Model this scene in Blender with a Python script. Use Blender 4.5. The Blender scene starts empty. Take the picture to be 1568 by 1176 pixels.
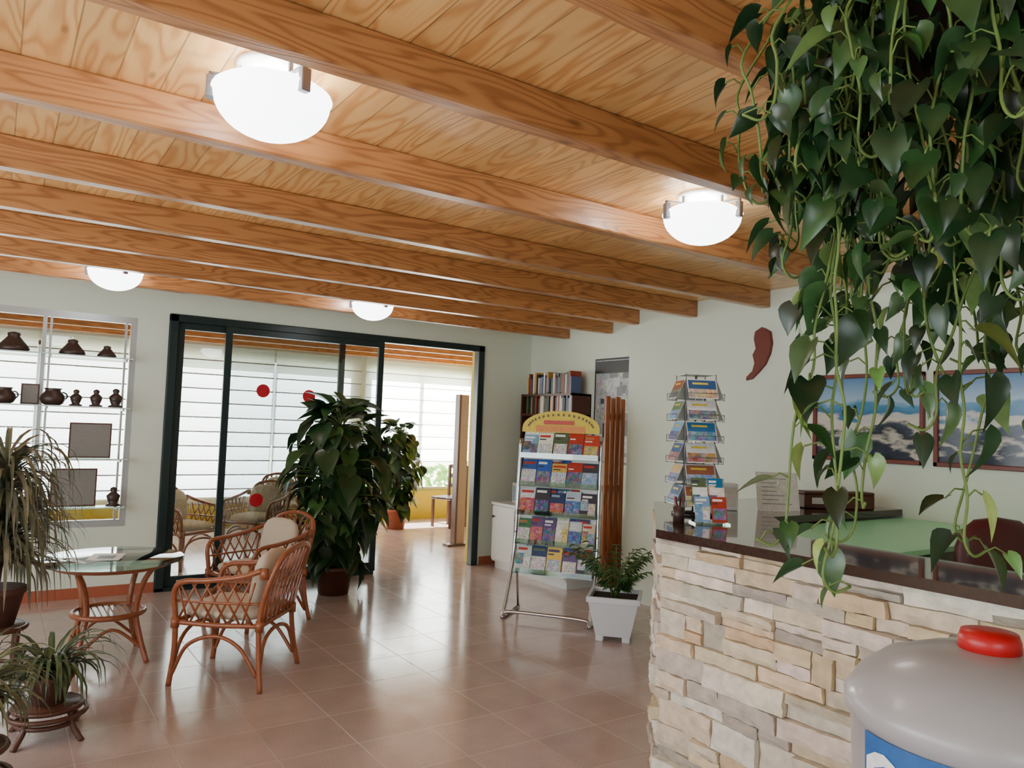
import bpy, math, random
from mathutils import Vector, Matrix, noise as mnoise
R = random.Random(7)
def lin(c):
    c=c/255.0
    return c/12.92 if c<=0.04045 else ((c+0.055)/1.055)**2.4
def rgb(r,g,b): return (lin(r),lin(g),lin(b),1.0)
def V(*a): return Vector(a)

# ------------------------------------------------------------ materials
def newmat(name):
    m=bpy.data.materials.new(name); m.use_nodes=True
    nt=m.node_tree; return m,nt,nt.nodes,nt.links,nt.nodes['Principled BSDF']
def M(name,col,rough=0.5,metal=0.0,noise=0.0,nscale=20,bump=0.0,emit=None,estr=0,spec=None,coat=0):
    m,nt,N,L,b=newmat(name)
    b.inputs['Base Color'].default_value=col
    b.inputs['Roughness'].default_value=rough
    b.inputs['Metallic'].default_value=metal
    if spec is not None: b.inputs['Specular IOR Level'].default_value=spec
    if coat: b.inputs['Coat Weight'].default_value=coat
    if emit:
        b.inputs['Emission Color'].default_value=emit; b.inputs['Emission Strength'].default_value=estr
    if noise>0 or bump>0:
        tc=N.new('ShaderNodeTexCoord'); n=N.new('ShaderNodeTexNoise'); n.inputs['Scale'].default_value=nscale; n.inputs['Detail'].default_value=5
        L.new(tc.outputs['Object'],n.inputs['Vector'])
        if noise>0:
            mx=N.new('ShaderNodeMix'); mx.data_type='RGBA'
            mx.inputs[6].default_value=[c*(1-noise) for c in col[:3]]+[1]
            mx.inputs[7].default_value=[min(1,c*(1+noise)) for c in col[:3]]+[1]
            L.new(n.outputs['Fac'],mx.inputs[0]); L.new(mx.outputs[2],b.inputs['Base Color'])
        if bump>0:
            bp=N.new('ShaderNodeBump'); bp.inputs['Strength'].default_value=bump; bp.inputs['Distance'].default_value=0.01
            L.new(n.outputs['Fac'],bp.inputs['Height']); L.new(bp.outputs['Normal'],b.inputs['Normal'])
    return m
def MV(name,rough=0.6,noise=0.25,nscale=30,bump=0.0,transl=0.0,spec=None,metal=0,cells=0.0,cscale=40):
    """vertex-colour driven material"""
    m,nt,N,L,b=newmat(name)
    a=N.new('ShaderNodeAttribute'); a.attribute_name='Col'
    tc=N.new('ShaderNodeTexCoord'); n=N.new('ShaderNodeTexNoise'); n.inputs['Scale'].default_value=nscale; n.inputs['Detail'].default_value=6
    L.new(tc.outputs['Object'],n.inputs['Vector'])
    mr=N.new('ShaderNodeMapRange'); mr.inputs[1].default_value=.25; mr.inputs[2].default_value=.75
    mr.inputs[3].default_value=1-noise; mr.inputs[4].default_value=1+noise
    L.new(n.outputs['Fac'],mr.inputs[0])
    src=a.outputs['Color']
    if cells>0:
        vo=N.new('ShaderNodeTexVoronoi'); vo.inputs['Scale'].default_value=cscale; L.new(tc.outputs['Object'],vo.inputs['Vector'])
        mc=N.new('ShaderNodeMix'); mc.data_type='RGBA'; mc.inputs[0].default_value=cells
        L.new(src,mc.inputs[6]); L.new(vo.outputs['Color'],mc.inputs[7]); src=mc.outputs[2]
    mx=N.new('ShaderNodeVectorMath'); mx.operation='SCALE'
    L.new(src,mx.inputs[0]); L.new(mr.outputs[0],mx.inputs['Scale'])
    L.new(mx.outputs[0],b.inputs['Base Color'])
    b.inputs['Roughness'].default_value=rough; b.inputs['Metallic'].default_value=metal
    if spec is not None: b.inputs['Specular IOR Level'].default_value=spec
    if bump>0:
        bp=N.new('ShaderNodeBump'); bp.inputs['Strength'].default_value=bump; bp.inputs['Distance'].default_value=0.01
        L.new(n.outputs['Fac'],bp.inputs['Height']); L.new(bp.outputs['Normal'],b.inputs['Normal'])
    if transl>0:
        t=N.new('ShaderNodeBsdfTranslucent'); L.new(mx.outputs[0],t.inputs['Color'])
        ms=N.new('ShaderNodeMixShader'); ms.inputs[0].default_value=transl
        L.new(b.outputs[0],ms.inputs[1]); L.new(t.outputs[0],ms.inputs[2])
        L.new(ms.outputs[0],N['Material Output'].inputs['Surface'])
    return m
def math_node(N,L,op,a,b=None):
    n=N.new('ShaderNodeMath'); n.operation=op
    for i,v in enumerate((a,b)):
        if v is None: continue
        if isinstance(v,(int,float)): n.inputs[i].default_value=v
        else: L.new(v,n.inputs[i])
    return n.outputs[0]
def wood(name,c_light,c_dark,along='y',board=0.15,rough=0.35,seam=True,freq=16,cross=5.0,tone=0.25,coat=0.0):
    m,nt,N,L,b=newmat(name)
    tc=N.new('ShaderNodeTexCoord'); s=N.new('ShaderNodeSeparateXYZ'); L.new(tc.outputs['Object'],s.inputs[0])
    x,y,z=s.outputs
    if along=='y': ac,al=x,y
    elif along=='x': ac,al=math_node(N,L,'ADD',y,math_node(N,L,'MULTIPLY',z,1.0)),x
    else: ac,al=math_node(N,L,'ADD',x,y),z
    q=math_node(N,L,'DIVIDE',ac,board); idx=math_node(N,L,'FLOOR',q); fr=math_node(N,L,'FRACT',q)
    wn=N.new('ShaderNodeTexWhiteNoise'); wn.noise_dimensions='1D'; L.new(idx,wn.inputs['W'])
    rnd=wn.outputs['Value']
    cb=N.new('ShaderNodeCombineXYZ')
    L.new(math_node(N,L,'MULTIPLY',ac,cross),cb.inputs[0])
    L.new(math_node(N,L,'MULTIPLY',al,1.1),cb.inputs[1])
    L.new(math_node(N,L,'MULTIPLY',rnd,37.0),cb.inputs[2])
    n=N.new('ShaderNodeTexNoise'); n.inputs['Scale'].default_value=1.0; n.inputs['Detail'].default_value=1.5
    L.new(cb.outputs[0],n.inputs['Vector'])
    sn=math_node(N,L,'SINE',math_node(N,L,'MULTIPLY',n.outputs['Fac'],freq*6.28))
    sn=math_node(N,L,'MULTIPLY_ADD',sn,0.5); sn.node.inputs[2].default_value=0.5
    sn=math_node(N,L,'POWER',sn,2.2)
    cb2=N.new('ShaderNodeCombineXYZ')
    L.new(math_node(N,L,'MULTIPLY',ac,160.0),cb2.inputs[0]); L.new(math_node(N,L,'MULTIPLY',al,4.0),cb2.inputs[1]); L.new(rnd,cb2.inputs[2])
    n2=N.new('ShaderNodeTexNoise'); n2.inputs['Scale'].default_value=1.0; L.new(cb2.outputs[0],n2.inputs['Vector'])
    fac=math_node(N,L,'ADD',math_node(N,L,'MULTIPLY',sn,0.65),math_node(N,L,'MULTIPLY',n2.outputs['Fac'],0.35))
    mx=N.new('ShaderNodeMix'); mx.data_type='RGBA'; mx.inputs[6].default_value=c_light; mx.inputs[7].default_value=c_dark
    L.new(fac,mx.inputs[0])
    cbk=N.new('ShaderNodeCombineXYZ'); L.new(math_node(N,L,'MULTIPLY',ac,7.0),cbk.inputs[0]); L.new(math_node(N,L,'MULTIPLY',al,2.2),cbk.inputs[1])
    vk=N.new('ShaderNodeTexVoronoi'); vk.inputs['Scale'].default_value=1.0; L.new(cbk.outputs[0],vk.inputs['Vector'])
    kn=N.new('ShaderNodeMapRange'); kn.inputs[1].default_value=.04; kn.inputs[2].default_value=.10; kn.inputs[3].default_value=.55; kn.inputs[4].default_value=1.0
    L.new(vk.outputs['Distance'],kn.inputs[0])
    tn=math_node(N,L,'MULTIPLY_ADD',rnd,tone); tn.node.inputs[2].default_value=1-tone/2
    tn=math_node(N,L,'MULTIPLY',tn,kn.outputs[0])
    if seam:
        e=math_node(N,L,'LESS_THAN',fr,0.035)
        tn=math_node(N,L,'MULTIPLY',tn,math_node(N,L,'MULTIPLY_ADD',e,-0.5)); 
        tn.node.inputs[1].links[0].from_node.inputs[2].default_value=1.0
    sc=N.new('ShaderNodeVectorMath'); sc.operation='SCALE'; L.new(mx.outputs[2],sc.inputs[0]); L.new(tn,sc.inputs['Scale'])
    L.new(sc.outputs[0],b.inputs['Base Color'])
    b.inputs['Roughness'].default_value=rough
    if coat: b.inputs['Coat Weight'].default_value=coat; b.inputs['Coat Roughness'].default_value=0.2
    bp=N.new('ShaderNodeBump'); bp.inputs['Strength'].default_value=0.12; bp.inputs['Distance'].default_value=0.004
    hh=fac
    if seam: hh=math_node(N,L,'SUBTRACT',fac,math_node(N,L,'MULTIPLY',e,3.0))
    L.new(hh,bp.inputs['Height']); L.new(bp.outputs['Normal'],b.inputs['Normal'])
    return m

def tile_mat():
    m,nt,N,L,b=newmat('floor_tile')
    tc=N.new('ShaderNodeTexCoord')
    br=N.new('ShaderNodeTexBrick'); br.offset=0; br.inputs['Scale'].default_value=1.0
    br.inputs['Brick Width'].default_value=.4; br.inputs['Row Height'].default_value=.4; br.inputs['Mortar Size'].default_value=.003
    br.inputs['Mortar Smooth'].default_value=.2
    br.inputs['Color1'].default_value=rgb(184,163,157); br.inputs['Color2'].default_value=rgb(176,155,149); br.inputs['Mortar'].default_value=rgb(176,160,153)
    L.new(tc.outputs['Object'],br.inputs['Vector'])
    n=N.new('ShaderNodeTexNoise'); n.inputs['Scale'].default_value=120; n.inputs['Detail'].default_value=3; L.new(tc.outputs['Object'],n.inputs['Vector'])
    n2=N.new('ShaderNodeTexNoise'); n2.inputs['Scale'].default_value=5; n2.inputs['Detail'].default_value=5; L.new(tc.outputs['Object'],n2.inputs['Vector'])
    f=math_node(N,L,'ADD',math_node(N,L,'MULTIPLY',n.outputs['Fac'],.6),math_node(N,L,'MULTIPLY',n2.outputs['Fac'],.35))
    f=math_node(N,L,'ADD',f,.52)
    sc=N.new('ShaderNodeVectorMath'); sc.operation='SCALE'; L.new(br.outputs['Color'],sc.inputs[0]); L.new(f,sc.inputs['Scale'])
    L.new(sc.outputs[0],b.inputs['Base Color'])
    rr=math_node(N,L,'MULTIPLY_ADD',br.outputs['Fac'],.3); rr.node.inputs[2].default_value=.09
    rr=math_node(N,L,'ADD',rr,math_node(N,L,'MULTIPLY',n2.outputs['Fac'],.12))
    L.new(rr,b.inputs['Roughness']); b.inputs['Specular IOR Level'].default_value=.8
    bp=N.new('ShaderNodeBump'); bp.inputs['Strength'].default_value=.3; bp.inputs['Distance'].default_value=.003; bp.invert=True
    L.new(br.outputs['Fac'],bp.inputs['Height']); L.new(bp.outputs['Normal'],b.inputs['Normal'])
    return m
def glass_mat(name,tint=(1,1,1,1),refl=0.9,base=0.03):
    m,nt,N,L,b=newmat(name)
    t=N.new('ShaderNodeBsdfTransparent'); t.inputs[0].default_value=tint
    g=N.new('ShaderNodeBsdfGlossy'); g.inputs['Roughness'].default_value=0.02
    fr=N.new('ShaderNodeFresnel'); fr.inputs[0].default_value=1.45
    f=math_node(N,L,'MULTIPLY_ADD',fr.outputs[0],refl); f.node.inputs[2].default_value=base
    ms=N.new('ShaderNodeMixShader'); L.new(f,ms.inputs[0]); L.new(t.outputs[0],ms.inputs[1]); L.new(g.outputs[0],ms.inputs[2])
    L.new(ms.outputs[0],N['Material Output'].inputs['Surface'])
    return m
def picture_mat(name,seed):
    m,nt,N,L,b=newmat(name)
    tc=N.new('ShaderNodeTexCoord'); s=N.new('ShaderNodeSeparateXYZ'); L.new(tc.outputs['Generated'],s.inputs[0])
    n=N.new('ShaderNodeTexNoise'); n.inputs['Scale'].default_value=6; n.inputs['Detail'].default_value=6
    mp=N.new('ShaderNodeMapping'); mp.inputs['Location'].default_value=(seed,seed*2,0); mp.inputs['Scale'].default_value=(1,.7,2); L.new(tc.outputs['Object'],mp.inputs[0]); L.new(mp.outputs[0],n.inputs['Vector'])
    # noise strength fades towards the sky
    amp=math_node(N,L,'SUBTRACT',.95,s.outputs[2])
    h=math_node(N,L,'ADD',s.outputs[2],math_node(N,L,'MULTIPLY',math_node(N,L,'SUBTRACT',n.outputs['Fac'],.5),amp))
    r=N.new('ShaderNodeValToRGB'); L.new(h,r.inputs[0])
    els=[(0,rgb(24,30,46)),(.14,rgb(48,58,78)),(.2,rgb(205,200,190)),(.27,rgb(38,46,62)),(.36,rgb(60,72,92)),(.41,rgb(222,214,200)),(.50,rgb(205,205,205)),(.53,rgb(58,120,165)),(.64,rgb(80,145,190)),(.68,rgb(165,195,220)),(1,rgb(70,125,185))]
    r.color_ramp.elements[0].color=els[0][1]; r.color_ramp.elements[1].color=els[-1][1]
    for p,c in els[1:-1]:
        e=r.color_ramp.elements.new(p); e.color=c
    L.new(r.outputs[0],b.inputs['Base Color']); b.inputs['Roughness'].default_value=.15
    return m
def blind_mat(name,k,mix):
    m,nt,N,L,b=newmat(name)
    t=N.new('ShaderNodeBsdfTranslucent'); t.inputs[0].default_value=(k,k*1.01,k*1.02,1)
    d=N.new('ShaderNodeBsdfDiffuse'); d.inputs[0].default_value=rgb(232,234,238)
    ms=N.new('ShaderNodeMixShader'); ms.inputs[0].default_value=mix
    L.new(d.outputs[0],ms.inputs[1]); L.new(t.outputs[0],ms.inputs[2]); L.new(ms.outputs[0],N['Material Output'].inputs['Surface'])
    return m

WALL=M('wall_plaster',rgb(222,232,216),.75,noise=.03,nscale=3,bump=.05)
YEL=M('wall_yellow',rgb(205,185,60),.7,noise=.05,nscale=4)
CEIL=wood('ceiling_pine',rgb(243,198,130),rgb(204,140,78),'y',.14,.33,True,11,6.0,.28,coat=.3)
BEAM=wood('beam_pine',rgb(196,140,88),rgb(148,94,54),'x',.5,.36,False,12,9.0,.2,coat=.25)
TILE=tile_mat()
GREEN=M('dark_green_paint',rgb(16,40,40),.35,noise=.1)
GLASS=glass_mat('clear_glass',(.78,.82,.83,1),.9,.05)
GLASST=glass_mat('green_glass',(.72,.86,.8,1),.9,.10)
ALU=M('aluminium',rgb(190,195,195),.35,.6)
CHROME=M('chrome_tube',rgb(200,200,205),.18,1)
STEEL=M('brushed_steel',rgb(120,122,128),.4,.3)
WHITE=M('white_laminate',rgb(225,228,228),.4,noise=.02)
BLACKP=M('black_plastic',rgb(25,25,28),.4)
RATTAN=M('rattan',rgb(148,82,48),.38,noise=.35,nscale=40,coat=.3)
CUSH=M('cushion_fabric',rgb(205,192,172),.9,noise=.12,nscale=60,bump=.2)
LEAF=MV('leaf_green',.3,.35,22,0,.16,.6)
LEAFD=MV('leaf_dark',.3,.25,10,0,.1,.5)
STEM=M('stem',rgb(100,125,60),.6,noise=.2)
TERRA=M('terracotta',rgb(165,90,62),.8,noise=.15)
SOIL=M('soil',rgb(45,32,24),.95,noise=.4,nscale=60)
STONE=MV('ledger_stone',.85,.22,16,.7)
MORT=M('mortar',rgb(150,138,120),.95,noise=.2)
SLAB=M('polished_slab',rgb(58,38,34),.08,noise=.35,nscale=60,coat=.5)
SAGE=M('pale_green_desktop',rgb(165,250,195),.3)
PAPER=MV('printed_paper',.45,.12,45)
PHOTO=MV('printed_photo',.4,.5,60,cells=.25,cscale=38)
DARKW=M('dark_wood',rgb(84,48,34),.4,noise=.3,nscale=12)
REDW=M('mahogany_frame',rgb(116,54,42),.35,noise=.2)
REDCH=M('dark_red_leather',rgb(84,34,36),.4,noise=.15)
SCREENW=wood('slat_wood',rgb(190,110,60),rgb(140,72,35),'z',.06,.4,True,6,12,.3)
POT=M('white_pot',rgb(222,228,236),.35)
LAMPG=M('lamp_glass',rgb(255,250,240),.3,emit=(.93,.97,1,1),estr=8)
VASE=M('dark_ceramic',rgb(62,44,38),.4,noise=.25)
BLINDF=blind_mat('blind_fabric',.80,.62)
BLINDLIT=blind_mat('brightened_blind_fabric',.95,.85)  # blind fabric again, paler and more translucent so it looks overexposed
RIB=M('blind_rib',rgb(150,155,162),.8)
GRASS=M('garden_ground',rgb(190,190,160),.9,noise=.2,nscale=8)
REDP=M('red_plastic',rgb(190,20,30),.35)

# ------------------------------------------------------------ mesh builder
class MB:
    def __init__(s): s.v=[];s.f=[];s.m=[];s.c=[];s.sm=[];s.mats=[];s.T=Matrix.Identity(4)
    def mi(s,mat):
        if mat not in s.mats: s.mats.append(mat)
        return s.mats.index(mat)
    def add(s,vs,fs,mat,smooth=False,col=(1,1,1)):
        o=len(s.v); k=s.mi(mat)
        s.v+= [s.T@Vector(p) for p in vs]
        for f in fs:
            s.f.append([i+o for i in f]); s.m.append(k); s.c.append(col); s.sm.append(smooth)
    def box(s,a,b,mat,col=(1,1,1),bev=0):
        x0,y0,z0=[min(a[i],b[i]) for i in range(3)]; x1,y1,z1=[max(a[i],b[i]) for i in range(3)]
        if bev<=0:
            vs=[(x0,y0,z0),(x1,y0,z0),(x1,y1,z0),(x0,y1,z0),(x0,y0,z1),(x1,y0,z1),(x1,y1,z1),(x0,y1,z1)]
            fs=[(0,3,2,1),(4,5,6,7),(0,1,5,4),(1,2,6,5),(2,3,7,6),(3,0,4,7)]
            s.add(vs,fs,mat,False,col); return
        e=min(bev,(x1-x0)/2.01,(y1-y0)/2.01,(z1-z0)/2.01)
        def ring(z,i):
            c=e
            return [(x0+i+c*(i==0),y0+i,z),(x1-i-c*(i==0),y0+i,z),(x1-i,y0+i+c*(i==0),z),(x1-i,y1-i-c*(i==0),z),(x1-i-c*(i==0),y1-i,z),(x0+i+c*(i==0),y1-i,z),(x0+i,y1-i-c*(i==0),z),(x0+i,y0+i+c*(i==0),z)]
        vs=ring(z0,e)+ring(z0+e,0)+ring(z1-e,0)+ring(z1,e)
        fs=[tuple(range(7,-1,-1)),tuple(range(24,32))]
        for r in range(3):
            for i in range(8):
                j=(i+1)%8; fs.append((r*8+i,r*8+j,(r+1)*8+j,(r+1)*8+i))
        s.add(vs,fs,mat,False,col)
    def tube(s,pts,r,mat,n=8,closed=False,smooth=True,col=(1,1,1)):
        pts=[Vector(p) for p in pts]; k=len(pts)
        rs=r if isinstance(r,(list,tuple)) else [r]*k
        vs=[];fs=[]; prev=None
        for i,p in enumerate(pts):
            if closed: t=pts[(i+1)%k]-pts[i-1]
            else: t=pts[min(i+1,k-1)]-pts[max(i-1,0)]
            if t.length<1e-9: t=Vector((0,0,1))
            t.normalize()
            if prev is None:
                a=Vector((0,0,1)) if abs(t.z)<.9 else Vector((1,0,0)); u=t.cross(a).normalized()
            else:
                u=prev-t*prev.dot(t)
                if u.length<1e-6: u=t.orthogonal()
                u.normalize()
            prev=u; w=t.cross(u)
            for j in range(n):
                a=2*math.pi*j/n; vs.append(p+(u*math.cos(a)+w*math.sin(a))*rs[i])
        for i in range(k if closed else k-1):
            i2=(i+1)%k
            for j in range(n):
                j2=(j+1)%n; fs.append((i*n+j,i*n+j2,i2*n+j2,i2*n+j))
        if not closed: fs.append(tuple(range(n-1,-1,-1))); fs.append(tuple((k-1)*n+j for j in range(n)))
        s.add(vs,fs,mat,smooth,col)
    def lathe(s,prof,c,mat,n=24,smooth=True,col=(1,1,1)):
        vs=[];fs=[];k=len(prof)
        for (r,z) in prof:
            for j in range(n):
                a=2*math.pi*j/n; vs.append((c[0]+r*math.cos(a),c[1]+r*math.sin(a),c[2]+z))
        for i in range(k-1):
            for j in range(n):
                j2=(j+1)%n; fs.append((i*n+j,i*n+j2,(i+1)*n+j2,(i+1)*n+j))
        fs.append(tuple(range(n-1,-1,-1))); fs.append(tuple((k-1)*n+j for j in range(n)))
        s.add(vs,fs,mat,smooth,col)
    def prism(s,poly,z0,z1,mat,col=(1,1,1)):
        k=len(poly); vs=[(x,y,z0) for x,y in poly]+[(x,y,z1) for x,y in poly]
        fs=[tuple(range(k-1,-1,-1)),tuple(range(k,2*k))]
        for i in range(k): fs.append((i,(i+1)%k,k+(i+1)%k,k+i))
        s.add(vs,fs,mat,False,col)
    def pillow(s,c,sz,mat,Rm=None,e=.45,nu=16,nv=10):
        Rm=Rm or Matrix.Identity(3); vs=[];fs=[]
        sg=lambda v,p: math.copysign(abs(v)**p,v)
        for i in range(nv+1):
            ph=-math.pi/2+math.pi*i/nv
            for j in range(nu):
                th=2*math.pi*j/nu
                p=Vector((sz[0]*sg(math.cos(ph),.7)*sg(math.cos(th),e),sz[1]*sg(math.cos(ph),.7)*sg(math.sin(th),e),sz[2]*sg(math.sin(ph),.8)))
                vs.append(Vector(c)+Rm@p)
        for i in range(nv):
            for j in range(nu):
                j2=(j+1)%nu; fs.append((i*nu+j,i*nu+j2,(i+1)*nu+j2,(i+1)*nu+j))
        s.add(vs,fs,mat,True)
    def quad(s,o,u,v,mat,col=(1,1,1)):
        o=Vector(o);u=Vector(u);v=Vector(v); s.add([o,o+u,o+u+v,o+v],[(0,1,2,3)],mat,False,col)
    def leaf(s,base,d,nrm,L,W,mat,col,droop=.25,heart=True):
        y=Vector(d).normalized(); z=Vector(nrm); z=z-y*z.dot(y)
        if z.length<1e-4: z=y.orthogonal()
        z.normalize(); x=y.cross(z)
        rows=[(-.1,.20,.04),(.0,.36,.05),(.12,.46,.12),(.28,.5,.28),(.5,.4,.5),(.72,.23,.72),(.88,.09,.88),(1,.0,1)] if heart else [(0,.05,0),(.15,.3,.15),(.4,.5,.4),(.65,.4,.65),(.85,.2,.85),(1,0,1)]
        vs=[]
        for (yy,w,ym) in rows:
            dz=-droop*max(0,yy)**2
            for sx,yk in ((-1,yy),(0,ym),(1,yy)):
                vs.append(Vector(base)+x*(sx*w*W)+y*(yk*L)+z*((dz+(.3*abs(sx)*w))*L))
        fs=[]
        for i in range(len(rows)-1):
            a=i*3;b=a+3
            fs+= [(a,a+1,b+1,b),(a+1,a+2,b+2,b+1)]
        s.add(vs,fs,mat,True,col)
    def blade(s,base,az,L,w,up,mat,col,curl=1.0,n=8):
        d=Vector((math.cos(az),math.sin(az),0)); side=Vector((-math.sin(az),math.cos(az),0))
        p=Vector(base); ang=up; vs=[];st=L/n
        for i in range(n+1):
            ww=w*(.6+.4*min(1,i/2))*(1-(i/n)**2.2)+.0008
            vs+= [p-side*ww,p+Vector((0,0,-ww*.3)),p+side*ww]
            p=p+(d*math.cos(ang)+Vector((0,0,1))*math.sin(ang))*st
            ang-= curl*(2.2/n)*(.5+i/n)
            ang=max(ang,-1.45)
        fs=[]
        for i in range(n):
            a=i*3;b=a+3; fs+= [(a,a+1,b+1,b),(a+1,a+2,b+2,b+1)]
        s.add(vs,fs,mat,True,col)
    def build(s,name):
        me=bpy.data.meshes.new(name); me.from_pydata([tuple(p) for p in s.v],[],s.f); 
        for m in s.mats: me.materials.append(m)
        me.polygons.foreach_set('material_index',s.m); me.polygons.foreach_set('use_smooth',s.sm)
        ca=me.color_attributes.new('Col','FLOAT_COLOR','CORNER')
        buf=[]
        for f,c in zip(s.f,s.c): buf+= [c[0],c[1],c[2],1.0]*len(f)
        ca.data.foreach_set('color',buf)
        me.update(); o=bpy.data.objects.new(name,me); bpy.context.collection.objects.link(o); return o
def bez(pts,n=8):
    P=[Vector(p) for p in pts]; P=[P[0]*2-P[1]]+P+[P[-1]*2-P[-2]]; out=[]
    for i in range(1,len(P)-2):
        for k in range(n):
            t=k/n; a,b,c,d=P[i-1],P[i],P[i+1],P[i+2]
            out.append(.5*((2*b)+(c-a)*t+(2*a-5*b+4*c-d)*t*t+(3*b-a-3*c+d)*t**3))
    out.append(P[-2]); return out
def place(o,x,y,z=0,rot=0): o.location=(x,y,z); o.rotation_euler=(0,0,rot); return o
def vc(r,g,b): return (lin(r),lin(g),lin(b))
def jit(c,a=.2):
    k=1+R.uniform(-a,a); return tuple(min(1,max(0,x*k*(1+R.uniform(-a/3,a/3)))) for x in c)

# ------------------------------------------------------------ room shell
XL=-2.5; YB=-1.5; YW=7.5; YF=11.5; XR=5.07; XR2=5.37; XF=7.0; HC=2.76
b=MB(); b.box((XL-.2,YB-.2,-.1),(XF+.2,YF+.2,0),TILE); b.build('floor')
b=MB(); b.box((XL-.2,YB-.2,HC),(XF+.2,YF+.2,HC+.15),CEIL); b.build('ceiling')
def wallpieces(name,boxes,mat=WALL):
    for a,c in boxes:
        b=MB(); b.box(a,c,mat); b.build(name)
wallpieces('wall_back',[((XL,YW,0),(-.9,YW+.2,HC)),((-.9,YW,0),(1.02,YW+.2,.6)),((-.9,YW,2.45),(1.02,YW+.2,HC)),
 ((1.02,YW,0),(1.28,YW+.2,HC)),((1.28,YW,2.525),(4.7,YW+.2,HC)),((4.7,YW,0),(XF,YW+.2,HC))])
b=MB(); b.box((4.66,YW+.08,0),(4.699,YW+.21,2.52),YEL); b.build('trim_1')
b=MB(); b.box((XR2,5.45,0),(XR2+.2,YW,HC),WALL); b.box((XR,YB,0),(XR2+.2,5.45,HC),WALL); b.build('wall_right')
b=MB(); b.box((XL-.2,YB,0),(XL,0,HC),WALL); b.box((XL-.2,6.2,0),(XL,YF,HC),WALL); b.box((XL-.2,0,0),(XL,6.2,.7),WALL); b.box((XL-.2,0,2.4),(XL,6.2,HC),WALL); b.build('wall_left')
b=MB(); b.box((XL-.2,YB-.2,0),(-1.5,YB,HC),WALL); b.box((.6,YB-.2,0),(XF,YB,HC),WALL); b.box((-1.5,YB-.2,2.3),(.6,YB,HC),WALL); b.box((-1.5,YB-.2,0),(.6,YB,.9),WALL); b.build('wall_front')
wallpieces('wall_far',[((XL,YF,2.5),(XF,YF+.2,HC))]+[((x0,YF,.46),(x1,YF+.2,2.5)) for x0,x1 in ((XL,-1.2),(4.72,4.95),(6.95,XF))])
wallpieces('wall_far',[((XL,YF,0),(XF,YF+.2,.46))],YEL)
b=MB(); b.box((XF,YW,0),(XF+.2,YF+.2,HC),YEL); b.build('wall_far_side')
b=MB(); b.box((1.02,YW-.015,0),(1.28,YW,.09),TERRA); b.box((4.72,YW-.015,0),(XR2,YW,.09),TERRA); b.box((XL,YW-.015,0),(1.02,YW,.09),TERRA); b.build('baseboard_back')
# beams
for y in (-.85,-.1,.62,1.37,2.10,2.97,3.87,4.63,5.36,6.07,6.8,8.2,8.95,9.7,10.45,11.2):
    b=MB(); xr = XR-.002 if y<5.45 else (XR2-.002 if y<YW else XF-.002)
    b.box((XL+.002,y-.04,2.62),(xr,y+.04,HC-.001),BEAM,bev=.007); b.build('ceiling_beam')
# ground outside
b=MB(); b.box((-30,11.75,-.3),(40,50,-.2),GRASS); b.build('garden_ground')
b=MB()
for k in range(900):
    x=R.uniform(5.2,8.2); h=R.uniform(0,.95); y=13.0+R.uniform(-.35,.35)
    b.leaf((x,y,-.2+h),(R.uniform(-1,1),R.uniform(-1,.3),R.uniform(-.3,1)),(0,-1,.5),R.uniform(.08,.16),.09,LEAF,jit(vc(130,175,90),.4))
b.build('garden_hedge')

# ------------------------------------------------------------ sliding glass door
b=MB(); y0=YW-.03; y1=YW+.07
b.box((1.285,y0,0),(1.36,y1,2.52),GREEN,bev=.006); b.box((4.60,y0,0),(4.68,y1,2.52),GREEN,bev=.006); b.box((1.285,y0,2.45),(4.68,y1,2.52),GREEN,bev=.006)
b.box((1.285,y0,0),(3.4,y1,.03),GREEN)
def leafpanel(x0,x1,y):
    b.box((x0,y-.018,.03),(x0+.065,y+.018,2.45),GREEN,bev=.004); b.box((x1-.065,y-.018,.03),(x1,y+.018,2.45),GREEN,bev=.004)
    b.box((x0,y-.017,2.39),(x1,y+.017,2.45),GREEN); b.box((x0,y-.017,.03),(x1,y+.017,.12),GREEN)
    b.box((x0+.06,y-.003,.1),(x1-.06,y+.003,2.4),GLASS)
leafpanel(1.36,3.0,YW+.045); leafpanel(1.78,3.42,YW+.0)
b.build('door_1')
b=MB()
for (x,z,c,r) in ((2.16,1.86,vc(190,20,40),.065),(2.62,1.83,vc(190,20,40),.065),(2.15,.80,vc(190,20,40),.065)):
    b.T=Matrix.Translation((x,YW-.006,z))@Matrix.Rotation(math.pi/2,4,'X'); b.lathe([(r,0),(r,.002)],(0,0,0),PAPER,28,False,c)
b.build('glass_safety_sticker')
# display window on left
b=MB()
for x0,x1,z0,z1 in ((-.9,-.86,.6,2.45),(.97,1.02,.6,2.45),(-.86,.97,2.39,2.45),(-.86,.97,.6,.66),(.30,.33,.66,2.39)):
    b.box((x0,YW-.0,z0),(x1,YW+.06,z1),ALU)
b.box((-.86,YW+.03,.64),(.96,YW+.036,2.4),GLASS)
b.build('window_1')
SHG=M('shelf_glass_edge',rgb(200,225,218),.2)
b=MB()
for z in (2.07,1.64,1.20,.79):
    b.box((-.86,YW-.19,z-.010),(.98,YW-.005,z),GLASST); b.box((-.86,YW-.193,z-.011),(.98,YW-.19,z),SHG)
for x in (.93,.36): 
    b.box((x-.008,YW-.03,.66),(x+.008,YW-.005,2.4),ALU)
    for z in (2.07,1.64,1.20,.79): b.box((x-.008,YW-.17,z-.03),(x+.008,YW-.02,z-.011),ALU)
b.build('glass_display_shelf')
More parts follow.
